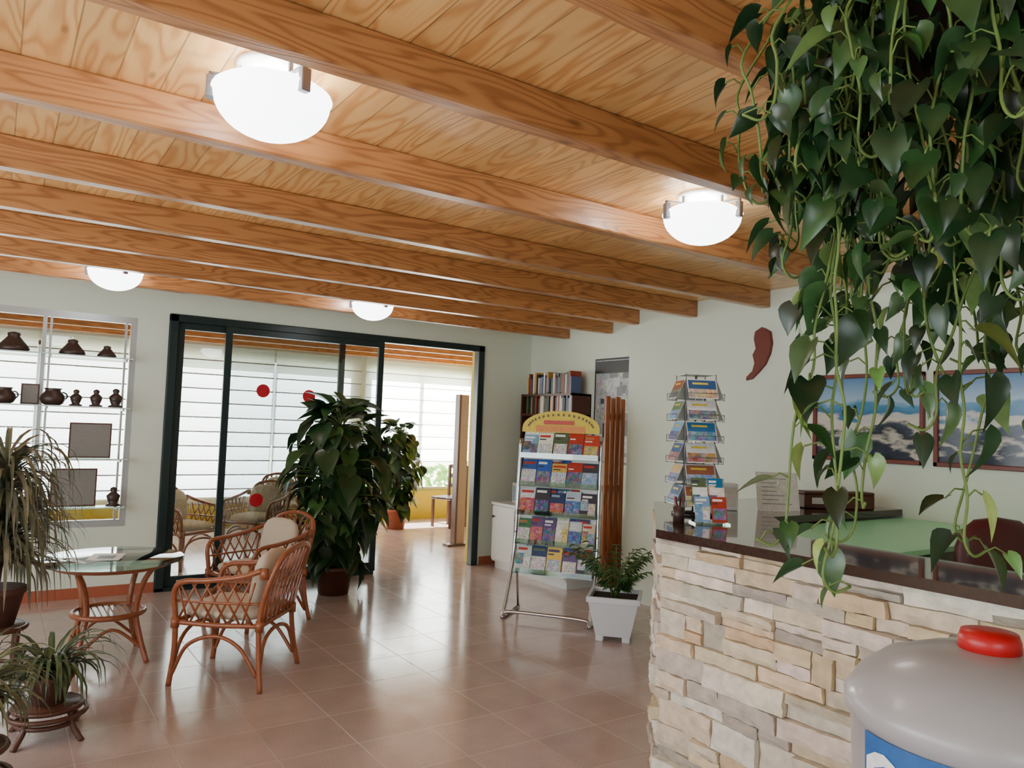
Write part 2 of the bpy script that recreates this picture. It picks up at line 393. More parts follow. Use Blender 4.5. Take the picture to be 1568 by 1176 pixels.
def vase(prof,x,z,s):
    b=MB(); b.lathe([(r*s,h*s) for r,h in prof],(0,0,0),VASE,24)
    if prof is P2: b.tube([(s*(.5+.25*math.cos(a)),0,s*(.55+.22*math.sin(a))) for a in [(-1.8+.5*k) for k in range(8)]],s*.05,VASE,6)
    place(b.build('ceramic_vase'),x,YW-.10,z)
P1=[(.75,0),(.85,.1),(.75,.3),(.5,.6),(.3,.85),(.34,.95),(.3,1.05),(.05,1.12)]
P2=[(.4,0),(.55,.1),(.68,.35),(.6,.6),(.42,.8),(.4,.9),(.5,1)]
P3=[(.45,0),(.5,.05),(.35,.15),(.5,.35),(.62,.55),(.55,.75),(.3,.88),(.2,.95),(.25,1.0)]
P4=[(.5,0),(.55,.08),(.3,.2),(.42,.5),(.5,.8),(.3,1.0),(.18,1.1),(.26,1.25),(.22,1.4),(.05,1.48)]
for i,(p,x,z,s) in enumerate(((P1,.10,2.07,.14),(P1,.52,2.07,.12),(P1,.78,2.07,.09),(P3,-.3,2.07,.13),(P2,.06,1.64,.13),(P2,.40,1.64,.14),(P4,.57,1.64,.095),(P4,.72,1.64,.10),(P4,.87,1.64,.11),(P2,-.3,1.64,.15),(P4,.90,.79,.11),(P3,.22,1.20,.11),(P2,.30,.79,.12))):
    vase(p,x,z+.001,s)
MAT=M('woven_mat',rgb(135,132,128),.9,noise=.2,nscale=80,bump=.3)
for x,z,w,h in ((.70,1.2,.32,.30),(.60,.79,.34,.32),(.24,1.64,.13,.17)):
    b=MB(); b.box((-w/2,-.01,0),(w/2,.01,h),DARKW); b.box((-w/2+.012,-.014,.012),(w/2-.012,-.01,h-.012),MAT); place(b.build('woven_plaque'),x,YW-.06,z+.001)

# far windows + blinds
b=MB()
for x in (-1.2,.43,2.03,3.42,4.66,4.95,5.9,6.89):
    b.box((x,YF+.05,.465),(x+.055,YF+.11,2.495),ALU)
b.box((-1.2,YF+.05,.465),(4.715,YF+.11,.52),ALU); b.box((4.955,YF+.05,.465),(6.945,YF+.11,.52),ALU)
b.box((-1.2,YF+.05,2.44),(4.715,YF+.11,2.495),ALU); b.box((4.955,YF+.05,2.44),(6.945,YF+.11,2.495),ALU)
b.build('window_2')
for x0,x1,z0 in ((-1.3,.42,.40),(.45,2.06,.40),(2.09,3.45,.40),(3.48,4.85,.40),(4.93,6.98,1.10)):
    b=MB(); z=2.6; vs=[];fs=[]; y=YF-.05; bm=BLINDLIT if x0>4.9 else BLINDF
    n=0
    while z>z0+.01:
        for k,(dz,dy) in enumerate(((0,0),(.07,.008),(.14,.008),(.2,0))):
            vs+= [(x0,y+dy,z-dz),(x1,y+dy,z-dz)]
            if k: fs.append((n-2,n-1,n+1,n))
            n+=2
        b.tube([(x0,y-.012,z-.205),(x1,y-.012,z-.205)],.006 if x0>4.9 else .010,RIB,6)
        z-=.205
    b.add(vs,fs,bm); b.box((x0,y-.03,2.6),(x1,y+.03,2.65),WHITE); b.build('roman_blind')

# ------------------------------------------------------------ ceiling lamps
for (x,y) in ((.70,2.50),(2.8,2.52),(.70,6.43),(2.8,6.43)):
    b=MB()
    b.lathe([(.12,HC-.001),(.12,HC-.012),(.11,HC-.015)][::-1],(0,0,0),WHITE,32)
    prof=[];n=10
    for i in range(n+1):
        a=math.pi/2*i/n; prof.append((max(.004,.187*math.sin(a)),2.655-.135*math.cos(a)))
    prof+= [(.193,2.662),(.19,2.668),(.165,2.685),(.13,2.70),(.10,2.705)]
    b.lathe(prof,(0,0,0),LAMPG,40)
    for k in range(3):
        a=k*2.094+.75
        b.T=Matrix.Rotation(a,4,'Z'); b.box((.178,-.016,2.625),(.206,.016,2.70),STEEL,bev=.003); b.box((.10,-.007,2.706),(.2,.007,2.712),STEEL); b.box((.194,-.007,2.69),(.2,.007,2.712),STEEL); b.box((.10,-.007,2.706),(.108,.007,HC-.013),STEEL)
    b.T=Matrix.Identity(4)
    place(b.build('ceiling_lamp'),x,y)
    ld=bpy.data.lights.new('lamp_bulb','POINT'); ld.energy=9; ld.color=(1,.96,.9); ld.shadow_soft_size=.015
    lo=bpy.data.objects.new('lamp_bulb',ld); lo.location=(x,y,2.726); bpy.context.collection.objects.link(lo)

# ------------------------------------------------------------ rattan chair / table
def rattan_chair(x,y,rot,pillow=True):
    b=MB(); r=.017
    for s in (-1,1):
        b.tube(bez([(s*.27,.27,0),(s*.265,.25,.2),(s*.27,.25,.4),(s*.29,.255,.55),(s*.30,.2,.615),(s*.30,.05,.63),(s*.295,-.15,.66),(s*.27,-.27,.70)]),r,RATTAN)
        b.tube(bez([(s*.29,-.30,0),(s*.26,-.27,.2),(s*.25,-.26,.42),(s*.26,-.31,.62),(s*.22,-.36,.76),(s*.1,-.385,.81),(0,-.39,.82)]),r,RATTAN)
        b.tube(bez([(s*.26,.24,.37),(s*.265,0,.365),(s*.25,-.25,.37)]),r*.9,RATTAN)
        b.tube(bez([(s*.265,.26,.06),(s*.262,.17,.24),(s*.262,0,.30),(s*.262,-.15,.24),(s*.27,-.27,.08)]),r*.7,RATTAN)
        for k in range(6):
            ya=-.22+.08*k
            b.tube([(s*.262,ya,.38),(s*.295,min(.24,ya+.13),.62)],.007,RATTAN,5)
            b.tube([(s*.262,ya+.06,.38),(s*.295,max(-.24,ya-.07),.63)],.007,RATTAN,5)
        b.tube(bez([(s*.27,.24,.5),(s*.285,.0,.5),(s*.26,-.27,.5)]),.008,RATTAN,6)
        for (px,py,pz) in ((s*.267,.252,.37),(s*.25,-.262,.37),(s*.272,-.285,.68)):
            b.tube([(px,py,pz-.03),(px,py,pz+.03)],.025,RATTAN,10)
    for yy,zz in ((.25,.37),(-.26,.37)): b.tube([(-.26,yy,zz),(.26,yy,zz)],r,RATTAN)
    b.tube(bez([(-.265,.262,.08),(-.18,.25,.26),(0,.25,.31),(.18,.25,.26),(.265,.262,.08)]),r*.7,RATTAN)
    b.tube(bez([(-.27,-.28,.08),(-.18,-.265,.26),(0,-.26,.31),(.18,-.265,.26),(.27,-.28,.08)]),r*.7,RATTAN)
    for k in range(9):
        xa=-.26+.065*k
        b.tube(bez([(max(-.24,min(.24,xa)),-.27,.38),(max(-.25,min(.25,xa+.08)),-.315,.6),(max(-.18,min(.18,xa+.14)),-.375,.79)],4),.007,RATTAN,5)
        b.tube(bez([(max(-.24,min(.24,xa)),-.27,.38),(max(-.25,min(.25,xa-.08)),-.315,.6),(max(-.18,min(.18,xa-.14)),-.375,.79)],4),.007,RATTAN,5)
    b.tube(bez([(-.26,-.30,.60),(0,-.325,.62),(.26,-.30,.60)]),.009,RATTAN,6)
    b.pillow((0,.0,.42),(.245,.25,.05),CUSH)
    if pillow:
        b.pillow((0,-.20,.60),(.21,.19,.055),CUSH,Matrix.Rotation(math.radians(100),3,'X'),.6)
    return place(b.build('rattan_armchair'),x,y,0,rot)
def facing(dx,dy): return math.atan2(dy,dx)-math.pi/2
rattan_chair(1.33,4.93,facing(-.72,.6))
rattan_chair(1.80,6.15,facing(-.9,-.35))
rattan_chair(1.75,8.7,facing(.5,-.8))
rattan_chair(2.65,9.2,facing(-.6,-.6))
rattan_chair(3.3,10.4,facing(-.3,-.9))
b=MB(); r=.018
for k in range(4):
    a=math.pi/4+k*math.pi/2; c,s_=math.cos(a),math.sin(a)
    b.tube(bez([(c*.30,s_*.30,0),(c*.24,s_*.24,.15),(c*.2,s_*.2,.32),(c*.24,s_*.24,.5),(c*.32,s_*.32,.625)]),r,RATTAN)
    a2=a+math.pi/2
    b.tube(bez([(c*.26,s_*.26,.09),(math.cos(a+.785)*.17,math.sin(a+.785)*.17,.22),(math.cos(a2)*.26,math.sin(a2)*.26,.09)]),r*.6,RATTAN,6)
for rr,z,t in ((.21,.30,.018),(.33,.615,.02),(.28,.60,.012)):
    b.tube([(rr*math.cos(2*math.pi*k/32),rr*math.sin(2*math.pi*k/32),z) for k in range(32)],t,RATTAN,8,True)
for k in range(-5,6):
    h=math.sqrt(max(.001,.2**2-(k*.036)**2)); b.box((k*.036-.013,-h,.297),(k*.036+.013,h,.305),RATTAN)
b.lathe([(.435,.637),(.44,.641),(.44,.646),(.435,.65)],(0,0,0),GLASST,48)
place(b.build('glass_top_rattan_table'),.70,5.62)
b=MB()
b.T=Matrix.Rotation(.5,4,'Z'); b.box((-.16,-.11,0),(.1,.09,.006),PAPER,vc(225,225,225)); b.box((-.13,-.08,.006),(-.02,.05,.0065),PAPER,vc(80,120,110))
b.T=Matrix.Rotation(-.3,4,'Z'); b.box((-.05,-.12,.0066),(.14,.12,.012),PAPER,vc(240,240,236)); b.box((0,-.08,.012),(.1,.03,.0125),PAPER,vc(60,60,70))
place(b.build('magazines'),.62,5.6,.651)

# ------------------------------------------------------------ large climbing plant
def pole_plant(name,x,y,H,nl,rad,Lf,potr,poth,potmat,seed):
    rr=random.Random(seed); b=MB()
    b.lathe([(potr*.72,0),(potr*.95,poth*.85),(potr*1.05,poth*.86),(potr*1.05,poth),(potr*.92,poth),(potr*.9,poth*.93)],(0,0,0),potmat,28)
    b.lathe([(.01,poth*.9),(potr*.9,poth*.93)],(0,0,0),SOIL,20)
    b.tube([(0,0,poth*.9),(.01,0,H*.9)],.03,DARKW,8)
    for k in range(nl):
        t=(k+rr.random())/nl; z=poth+.02+(H-poth)*t
        env=rad*(.5+.55*math.sin(math.pi*min(1,t**1.5)))*(1 if t<.88 else .75)
        a=rr.uniform(0,2*math.pi); q=env*rr.uniform(.3,1)
        d=Vector((math.cos(a),math.sin(a),0))
        bp=d*q*.75+Vector((0,0,z))
        b.tube(bez([(0,0,z-.12),d*q*.35+Vector((0,0,z-.02)),bp],3),.005,STEM,4)
        L=Lf*rr.uniform(.65,1.25)
        dd=d*rr.uniform(.3,.9)+Vector((rr.uniform(-.4,.4),rr.uniform(-.4,.4),-rr.uniform(.1,1.0)))
        if t>.88: dd.z+=.8
        b.leaf(bp,dd,d*.6+Vector((0,0,.9)),L,L*rr.uniform(.7,.92),LEAFD,jit(vc(40,68,36) if rr.random()<.75 else vc(68,100,50),.3),.3)
    return place(b.build(name),x,y)
pole_plant('potted_climbing_pothos',2.70,6.80,1.74,300,.60,.23,.19,.26,DARKW,3)
pole_plant('potted_rubber_plant',5.1,10.5,1.56,190,.46,.22,.18,.3,TERRA,5)

# ------------------------------------------------------------ left plants
def spider(name,x,y,z,n,L,w,col,potr,poth,potm,up=(.5,1.4),stand=None,curl=(.7,1.3),trunk=0):
    b=MB(); z0=z
    if stand:
        for k in range(4):
            a=.785+k*1.5708; b.tube(bez([(.2*math.cos(a),.2*math.sin(a),0),(.14*math.cos(a),.14*math.sin(a),z*.5),(.15*math.cos(a),.15*math.sin(a),z)]),.014,DARKW)
        for zz,q in ((z-.01,.15),(z*.5,.135),(.12,.17)): b.tube([(q*math.cos(k*.2618),q*math.sin(k*.2618),zz) for k in range(24)],.012,DARKW,6,True)
        b.lathe([(.15,z-.02),(.15,z)],(0,0,0),DARKW,24)
    b.lathe([(potr*.7,z0),(potr,z0+poth*.85),(potr*1.08,z0+poth*.86),(potr*1.08,z0+poth),(potr*.9,z0+poth)],(0,0,0),potm,24)
    b.lathe([(.01,z0+poth*.9),(potr*.92,z0+poth*.95)],(0,0,0),SOIL,16)
    if trunk: b.tube(bez([(0,0,z0+poth*.9),(.02,.01,z0+poth+trunk*.5),(0,0,z0+poth+trunk)]),.014,DARKW,8)
    for k in range(n):
        a=R.uniform(0,6.283); hz=z0+poth*.95+trunk*R.uniform(.15,1)
        b.blade((.02*math.cos(a),.02*math.sin(a),hz),a,L*R.uniform(.55,1.15),w*R.uniform(.7,1.2),R.uniform(*up),LEAF,jit(col,.35),R.uniform(*curl))
    return place(b.build(name),x,y)
BROWNP=M('brown_pot',rgb(92,56,44),.7,noise=.2)
spider('potted_dracaena',.07,4.90,.45,460,.52,.012,vc(110,110,88),.13,.2,BROWNP,(-.1,1.2),True,(1.1,1.9),.70)
spider('spider_plant',.31,4.42,.16,120,.40,.013,vc(76,94,64),.10,.14,BROWNP,(.5,1.4),True,(1.2,1.8))
spider('potted_grass_plant',-.02,3.75,.25,120,.42,.011,vc(90,94,68),.12,.18,BROWNP,(.3,1.4),True,(1.0,1.6))

# ------------------------------------------------------------ right side furniture
b=MB()
b.box((4.77,5.95,.08),(5.36,7.3,.71),WHITE); b.box((4.75,5.93,.71),(5.365,7.32,.74),WHITE,bev=.004); b.box((4.80,5.97,0),(5.36,7.28,.08),WHITE)
for k in range(3):
    y0=5.96+k*.447; b.box((4.752,y0+.005,.1),(4.77,y0+.44,.70),WHITE,bev=.003)
    b.T=Matrix.Translation((4.752,y0+.40,.58))@Matrix.Rotation(-math.pi/2,4,'Y'); b.lathe([(.008,0),(.008,.012),(.014,.016),(.014,.024),(.008,.027)],(0,0,0),BLACKP,12); b.T=Matrix.Identity(4)
b.build('white_cabinet')
b=MB(); b.box((-.005,-.09,0),(.005,.09,.22),WHITE); b.box((-.008,-.075,.02),(-.005,.075,.2),PHOTO,vc(120,170,200)); b.box((0,-.02,0),(.07,.02,.01),WHITE)
place(b.build('small_table_sign'),4.95,7.1,.741)
b=MB(); x0,x1,y0,y1=5.10,5.365,6.35,7.3; z0,z1=.741,1.98
b.box((x0,y0,z0),(x1,y0+.025,z1),DARKW); b.box((x0,y1-.025,z0),(x1,y1,z1),DARKW); b.box((x1-.012,y0,z0),(x1,y1,z1),DARKW)
shelves=[z0,1.10,1.42,1.73,z1-.025]
for z in shelves: b.box((x0,y0,z),(x1,y1,z+.025),DARKW)
case=b.build('bookcase')
b=MB(); cols=[vc(40,50,70),vc(150,60,45),vc(210,205,190),vc(60,90,70),vc(190,150,70),vc(90,110,150),vc(235,235,230),vc(30,30,35)]
for z in [s+.026 for s in shelves]:
    y=y0+.05
    while y<y1-.08:
        t=R.uniform(.015,.04); h=R.uniform(.17,.25); dpt=R.uniform(.13,.18)
        if R.random()<.85: b.box((x0+.02,y,z),(x0+.02+dpt,y+t-.002,z+h),PAPER,jit(R.choice(cols),.2))
        y+=t
bk=b.build('books'); bk.parent=case
b=MB(); b.box((XR2-.012,5.55,1.25),(XR2-.002,6.29,2.36),BLACKP); b.quad((XR2-.013,6.27,1.27),(0,-.7,0),(0,0,1.07),PHOTO,vc(175,178,180))
for k in range(26):
    yy=R.uniform(5.6,6.1); zz=R.uniform(1.3,2.15); b.quad((XR2-.0135-k*.0001,yy+.15,zz),(0,-R.uniform(.05,.16),0),(0,0,R.uniform(.04,.16)),PAPER,jit(R.choice([vc(120,125,130),vc(200,205,210),vc(150,160,170),vc(80,80,85)]),.2))
b.quad((XR2-.018,6.27,2.2),(0,-.7,0),(0,0,.13),PAPER,vc(50,50,52)); b.build('wall_poster')
b=MB()
for k in range(4):
    b.box((4.93+.065*k,5.60,0.0),(4.93+.065*k+.055,5.63,1.93-.02*(k%2)),SCREENW,bev=.006)
for z in (.25,1.0,1.7): b.box((4.93,5.63,z),(5.18,5.645,z+.06),SCREENW)
b.build('wooden_slat_screen')

# brochure rack
pc=[vc(40,90,170),vc(225,228,230),vc(190,60,40),vc(230,200,100),vc(60,130,80),vc(130,175,210),vc(30,60,110),vc(240,240,240),vc(190,130,85),vc(100,80,130),vc(20,110,155),vc(235,232,226),vc(165,190,205),vc(90,110,80),vc(220,212,190),vc(60,60,70),vc(205,215,225)]
def brochure(b,o,u,v,n,w,h):
    o=Vector(o);u=Vector(u);v=Vector(v);n=Vector(n)
    base=jit(R.choice(pc),.2); c2=jit(R.choice(pc),.2); c3=jit(R.choice(pc),.2); e=.0012
    b.quad(o,u*w,v*h,PAPER,base)
    st=R.random()
    if st<.45: b.quad(o+n*e,u*w,v*h*.62,PHOTO,c2)
    elif st<.75: b.quad(o+u*w*.06+v*h*.1+n*e,u*w*.88,v*h*.45,PHOTO,c2)
    else: b.quad(o+u*w*.0+v*h*.3+n*e,u*w*.5,v*h*.4,PHOTO,c2); b.quad(o+u*w*.52+v*h*.1+n*e,u*w*.46,v*h*.5,PHOTO,c3)
    b.quad(o+u*w*.07+v*h*.82+n*e,u*w*R.uniform(.5,.86),v*h*.09,PAPER,R.choice([vc(245,245,245),c3,vc(200,50,40)]))
    b.quad(o+u*w*.07+v*h*.71+n*e,u*w*R.uniform(.3,.6),v*h*.05,PAPER,R.choice([vc(245,245,245),vc(60,60,70)]))
b=MB(); u=Vector((1,0,0))
def rk(x,z,off=0): return Vector((x,.02+.16*z/1.6-off,z))
for s in (-1,1):
    b.tube(bez([(s*.37,-.16,.015),(s*.37,-.12,.06),rk(s*.365,.5),rk(s*.36,1.0),rk(s*.36,1.5)]),.017,CHROME,10)
    b.tube([(s*.37,-.17,.016),(s*.37,.28,.016)],.015,CHROME,10)
    b.tube([(s*.37,.26,.016),rk(s*.362,.7)],.011,CHROME,8)
b.tube(bez([(-.37,-.16,.015),(-.33,-.13,.055),(0,-.12,.06),(.33,-.13,.055),(.37,-.16,.015)]),.014,CHROME,10)
back=[rk(-.345,.34,-.05),rk(.345,.34,-.05),rk(.345,1.56,-.05),rk(-.345,1.56,-.05)]
b.add(back+[p+Vector((0,.012,0)) for p in back],[(0,1,2,3),(7,6,5,4),(0,4,5,1),(1,5,6,2),(2,6,7,3),(3,7,4,0)],WHITE)
for i in range(5):
    z=.36+i*.245; f=rk(0,z,.05)
    b.box((-.345,f.y-.005,z-.005),(.345,f.y+.1,z+.003),GLASST); 
    b.box((-.345,f.y-.008,z-.005),(.345,f.y-.004,z+.04),GLASST)
    v=Vector((0,.09,.235)).normalized(); n=v.cross(Vector((1,0,0))); n=-n if n.y>0 else n
    m=R.choice([5,5,6]); w=.68/m
    for k in range(m):
        brochure(b,(-.34+k*w+.003,f.y+.004+R.uniform(0,.01),z+.004),u,v,n,w-.005,R.uniform(.20,.24))
    for k in range(5):
        brochure(b,(-.34+R.uniform(0,.56),f.y+.035,z+.03),u,v,n,.11,.21)
arc=[(-.345,1.56)]+[(.345*math.cos(math.pi-math.pi*k/16),1.60+.15*math.sin(math.pi*k/16)) for k in range(17)]+[(.345,1.56)]
pts=[rk(x,z,.045) for x,z in arc]; k=len(pts)
b.add(pts+[p+Vector((0,.012,0)) for p in pts],[tuple(range(k)),tuple(range(2*k-1,k-1,-1))]+[(i,(i+1)%k,k+(i+1)%k,k+i) for i in range(k)],PAPER,False,vc(228,205,60))
for q in range(18):
    a=math.pi-math.pi*(q+1)/19; p=rk(.29*math.cos(a),1.60+.115*math.sin(a),.049); b.box((p.x-.008,p.y-.001,p.z-.01),(p.x+.008,p.y,p.z+.01),PAPER,vc(90,70,30))
p=rk(0,1.60,.049); b.box((-.22,p.y-.001,1.565),(.22,p.y,1.62),PAPER,vc(225,140,50)); b.box((-.15,p.y-.003,1.63),(.12,p.y-.001,1.665),PAPER,vc(200,60,40))
rack=b.build('brochure_rack'); place(rack,3.95,5.12,0,math.atan2(-.8,.6))

# palm in white pot
b=MB(); w0,w1,h=.13,.2,.34
def sq(w,z): return [(-w,-w,z),(w,-w,z),(w,w,z),(-w,w,z)]
vs=sq(w0,.04)+sq(w1*.93,h-.04)+sq(w1,h-.04)+sq(w1,h)+sq(w1*.88,h)+sq(w1*.86,h-.03)
fs=[(3,2,1,0)]+[(r*4+i,r*4+(i+1)%4,(r+1)*4+(i+1)%4,(r+1)*4+i) for r in range(5) for i in range(4)]
b.add(vs,fs,POT); b.add(sq(w1*.86,h-.03),[(0,1,2,3)],SOIL)
for sx in (-1,1):
    for sy in (-1,1): b.box((sx*w0,sy*w0,0),(sx*(w0-.06),sy*(w0-.06),.045),POT,bev=.005)
for k in range(24):
    a=R.uniform(0,6.28); d=Vector((math.cos(a),math.sin(a),0)); L=R.uniform(.30,.52); up=R.uniform(1.15,1.55)
    pts=[];p=Vector((d.x*.02,d.y*.02,h-.03)); an=up
    for i in range(9):
        pts.append(p.copy()); p=p+(d*math.cos(an)+Vector((0,0,math.sin(an))))*(L/8); an-=.14
    b.tube(pts,.003,STEM,4)
    side=Vector((-d.y,d.x,0))
    for i in range(2,9):
        for s in (-1,1):
            b.leaf(pts[i],side*s*.8+d*.7+Vector((0,0,-.1)),(0,0,1),.11*(1-.05*i),.020,LEAF,jit(vc(70,112,60),.3),.2,False)
place(b.build('potted_palm'),4.06,4.45,0,.75)

# ------------------------------------------------------------ reception counter
b=MB()
ZT=1.10
b.prism([(2.70,.6),(2.70,2.63),(3.64,3.57),(5.06,3.57),(5.06,3.3),(3.75,3.3),(2.95,2.5),(2.95,.6)],0,ZT,MORT)
b.prism([(2.62,.55),(2.62,2.6),(3.62,3.62),(5.065,3.62),(5.065,2.75),(3.7,2.75),(3.1,2.15),(3.1,.55)],ZT,1.14,SLAB)
b.prism([(3.72,1.9),(5.065,1.9),(5.065,2.75),(3.72,2.75),(3.1,2.15),(3.1,1.9)],1.06,1.085,SAGE)
b.box((4.9,1.92,0),(5.06,2.7,1.06),WHITE); b.box((3.12,1.92,0),(3.2,2.1,1.06),WHITE)
sc=[vc(222,208,184),vc(232,222,206),vc(208,196,178),vc(226,206,174),vc(196,188,176),vc(236,230,218),vc(212,188,154),vc(182,174,162),vc(228,216,198)]
def stones(A,B,nrm):
    A=Vector(A);B=Vector(B);Lg=(B-A).length;d=(B-A).normalized();nrm=Vector(nrm).normalized(); z=0.0
    while z<ZT-.005:
        h=R.choice([.05,.065,.08,.1,.12])
        if z+h>ZT-.045: h=ZT-z
        s=0.0
        while s<Lg-.001:
            w=R.uniform(.09,.34)
            if s+w>Lg-.07: w=Lg-s
            q=R.random()
            subs=[(z,h)] if (h<.075 or q<.5) else ([(z,h*.42),(z+h*.42,h*.58)] if q<.8 else [(z,h*.6),(z+h*.6,h*.4)])
            for (zz,hh) in subs:
                dep=R.uniform(.006,.052); nx=max(2,int(w/.035)); nz=max(2,int(hh/.022)); g=.0022
                vs=[];fs=[]
                tx=R.uniform(-.05,.05); tz=R.uniform(-.15,.15)
                for j in range(nz+1):
                    for i in range(nx+1):
                        fx=i/nx; fz=j/nz; ed=(i in(0,nx)) or (j in(0,nz))
                        qq=dep+(fx-.5)*tx*w*2+(fz-.5)*tz*hh+R.uniform(-.005,.005)-(.008 if ed else 0)
                        ex=R.uniform(-.0035,.0035) if ed else 0; ez=R.uniform(-.003,.003) if ed else 0
                        p=A+d*(s+g+(w-2*g)*fx+ex)+Vector((0,0,zz+g+(hh-2*g)*fz+ez))+nrm*max(.003,qq)
                        vs.append(p)
                W1=nx+1; N1=len(vs)
                for j in range(nz):
                    for i in range(nx): fs.append((j*W1+i,j*W1+i+1,(j+1)*W1+i+1,(j+1)*W1+i))
                ring=[i for i in range(W1)]+[j*W1+nx for j in range(1,nz+1)]+[nz*W1+i for i in range(nx-1,-1,-1)]+[j*W1 for j in range(nz-1,0,-1)]
                for t,i in enumerate(ring):
                    fx=(i%W1)/nx; fz=(i//W1)/nz; vs.append(A+d*(s+g+(w-2*g)*fx)+Vector((0,0,zz+g+(hh-2*g)*fz))-nrm*.01)
                K=len(ring)
                for t in range(K): fs.append((ring[t],ring[(t+1)%K],N1+(t+1)%K,N1+t))
                b.add(vs,fs,STONE,False,jit(R.choice(sc),.12))
            s+=w
        z+=h
stones((2.70,.6,0),(2.70,2.63,0),(-1,0,0)); stones((2.70,2.63,0),(3.64,3.57,0),(-1,1,0)); stones((3.64,3.57,0),(5.06,3.57,0),(0,1,0))
b.build('stone_reception_counter')

# postcard spinner
b=MB(); b.lathe([(.12,0),(.12,.012),(.02,.02)],(0,0,0),BLACKP,24); b.tube([(0,0,.015),(0,0,.79)],.008,CHROME,8)
pc_save=pc; pc=[vc(110,165,210),vc(70,130,180),vc(50,110,170),vc(205,180,135),vc(100,125,95),vc(215,220,220),vc(165,100,80),vc(40,90,150),vc(90,100,110)]
for k in range(4):
    b.T=Matrix.Rotation(k*math.pi/2,4,'Z')
    for i in range(6):
        z=.06+i*.118
        v=Vector((0,.045,.105)).normalized()
        o=Vector((-.085,-.135,z)); nn=Vector((0,-.92,.39)); c=R.choice(pc)
        b.quad(o,(.17,0,0),v*.118,PAPER,vc(215,215,212)); b.quad(o+Vector((.006,0,0))+v*.006+nn*.001,(.158,0,0),v*.106,PAPER,jit(c,.2)); b.quad(o+Vector((.006,0,0))+v*.006+nn*.0016,(.158,0,0),v*.052,PHOTO,jit(R.choice(pc),.2)); b.quad(o+Vector((.03,0,0))+v*.085+nn*.0016,(.09,0,0),v*.012,PAPER,vc(225,200,70))
        b.tube([(-.088,-.137,z+.03),(.088,-.137,z+.03)],.002,STEEL,4)
        for s in(-1,1): b.tube([(s*.088,-.137,z+.03),(s*.088,-.137,z-.005),(s*.088,-.08,z-.005),(s*.088,-.085,z+.11)],.0025,STEEL,4)
        b.quad((-.088,-.135,z-.004),(.176,0,0),(0,.05,0),GLASST)
    b.tube([(-.085,-.085,.04),(-.085,-.085,.79)],.003,STEEL,5)
pc=pc_save
b.T=Matrix.Identity(4); b.box((-.085,-.085,.785),(.085,.085,.79),WHITE)
place(b.build('postcard_stand'),3.29,2.98,1.141,-.5)
# small counter items
b=MB(); b.box((-.09,-.06,0),(.09,.06,.008),GLASST)
for i in range(3):
    for k in range(2): brochure(b,(-.085+.088*k,-.04+.035*i,.01+.045*i),(1,0,0),Vector((0,.25,1)).normalized(),(0,-1,.2),.078,.13)
place(b.build('leaflet_holder'),3.06,2.66,1.141,-.55)
b=MB()
b.lathe([(.028,0),(.03,.08),(.026,.08),(.024,.01)],(0,0,0),VASE,16)
for k in range(5): b.tube([(0,0,.02),(R.uniform(-.03,.03),R.uniform(-.03,.03),.13)],.0035,REDP if k%2 else BLACKP,6)
place(b.build('pen_cup'),2.92,2.74,1.141)
b=MB(); b.box((-.07,-.05,0),(.07,.05,.16),WHITE,bev=.004); b.box((-.06,-.052,.02),(.06,-.05,.14),PAPER,vc(215,210,200)); place(b.build('leaflet_box'),3.72,3.12,1.141,-.6)
b=MB(); v=Vector((0,.25,1)).normalized(); b.quad((-.13,0,0),(.26,0,0),v*.24,PAPER,vc(215,215,210)); b.quad((-.13,.003,0),(.26,0,0),v*.24,WHITE)
for i in range(7): b.quad(Vector((-.1,-.001,0))+v*(.04+.026*i),(R.uniform(.08,.2),0,0),v*.005,PAPER,vc(140,140,145))
b.tube([(0,.005,.2),(0,.13,.002)],.004,CHROME,5)
place(b.build('notice_stand'),4.02,2.95,1.141,-.6)
b=MB(); b.box((-.24,-.1,0),(.24,.1,.09),DARKW,bev=.006); b.box((-.24,-.1,.09),(.24,.02,.11),DARKW,bev=.006); b.box((-.19,-.103,.03),(-.02,-.1,.07),PAPER,vc(200,200,200))
place(b.build('wooden_desk_box'),4.62,2.98,1.141,-.5)

# office chair behind the counter
b=MB()
for k in range(5):
    a=k*1.2566; b.tube([(0,0,.09),(.28*math.cos(a),.28*math.sin(a),.06)],[.025,.018],BLACKP,8); b.pillow((.28*math.cos(a),.28*math.sin(a),.03),(.025,.025,.03),BLACKP,None,1)
b.tube([(0,0,.08),(0,0,.44)],.025,CHROME,10); b.pillow((0,0,.49),(.24,.24,.05),REDCH); b.tube(bez([(0,-.2,.46),(0,-.29,.6),(0,-.28,.8)]),.02,BLACKP)
b.pillow((0,-.26,.98),(.22,.28,.05),REDCH,Matrix.Rotation(math.radians(95),3,'X'),.7)
place(b.build('office_chair'),3.76,1.43,0,2.6)

# pictures
for i,(ya,yb) in enumerate(((2.60,3.42),(1.72,2.54))):
    b=MB(); X=XR
    z0,z1=1.44,2.06; f=.03
    b.box((X-.03,ya,z0),(X-.001,ya+f,z1),REDW,bev=.004); b.box((X-.03,yb-f,z0),(X-.001,yb,z1),REDW,bev=.004)
    b.box((X-.03,ya,z0),(X-.001,yb,z0+f),REDW,bev=.004); b.box((X-.03,ya,z1-f),(X-.001,yb,z1),REDW,bev=.004)
    b.box((X-.012,ya+f*.8,z0+f*.8),(X-.001,yb-f*.8,z1-f*.8),picture_mat('beach_print_%d'%i,3.1*i+.7))
    b.build('framed_beach_picture')
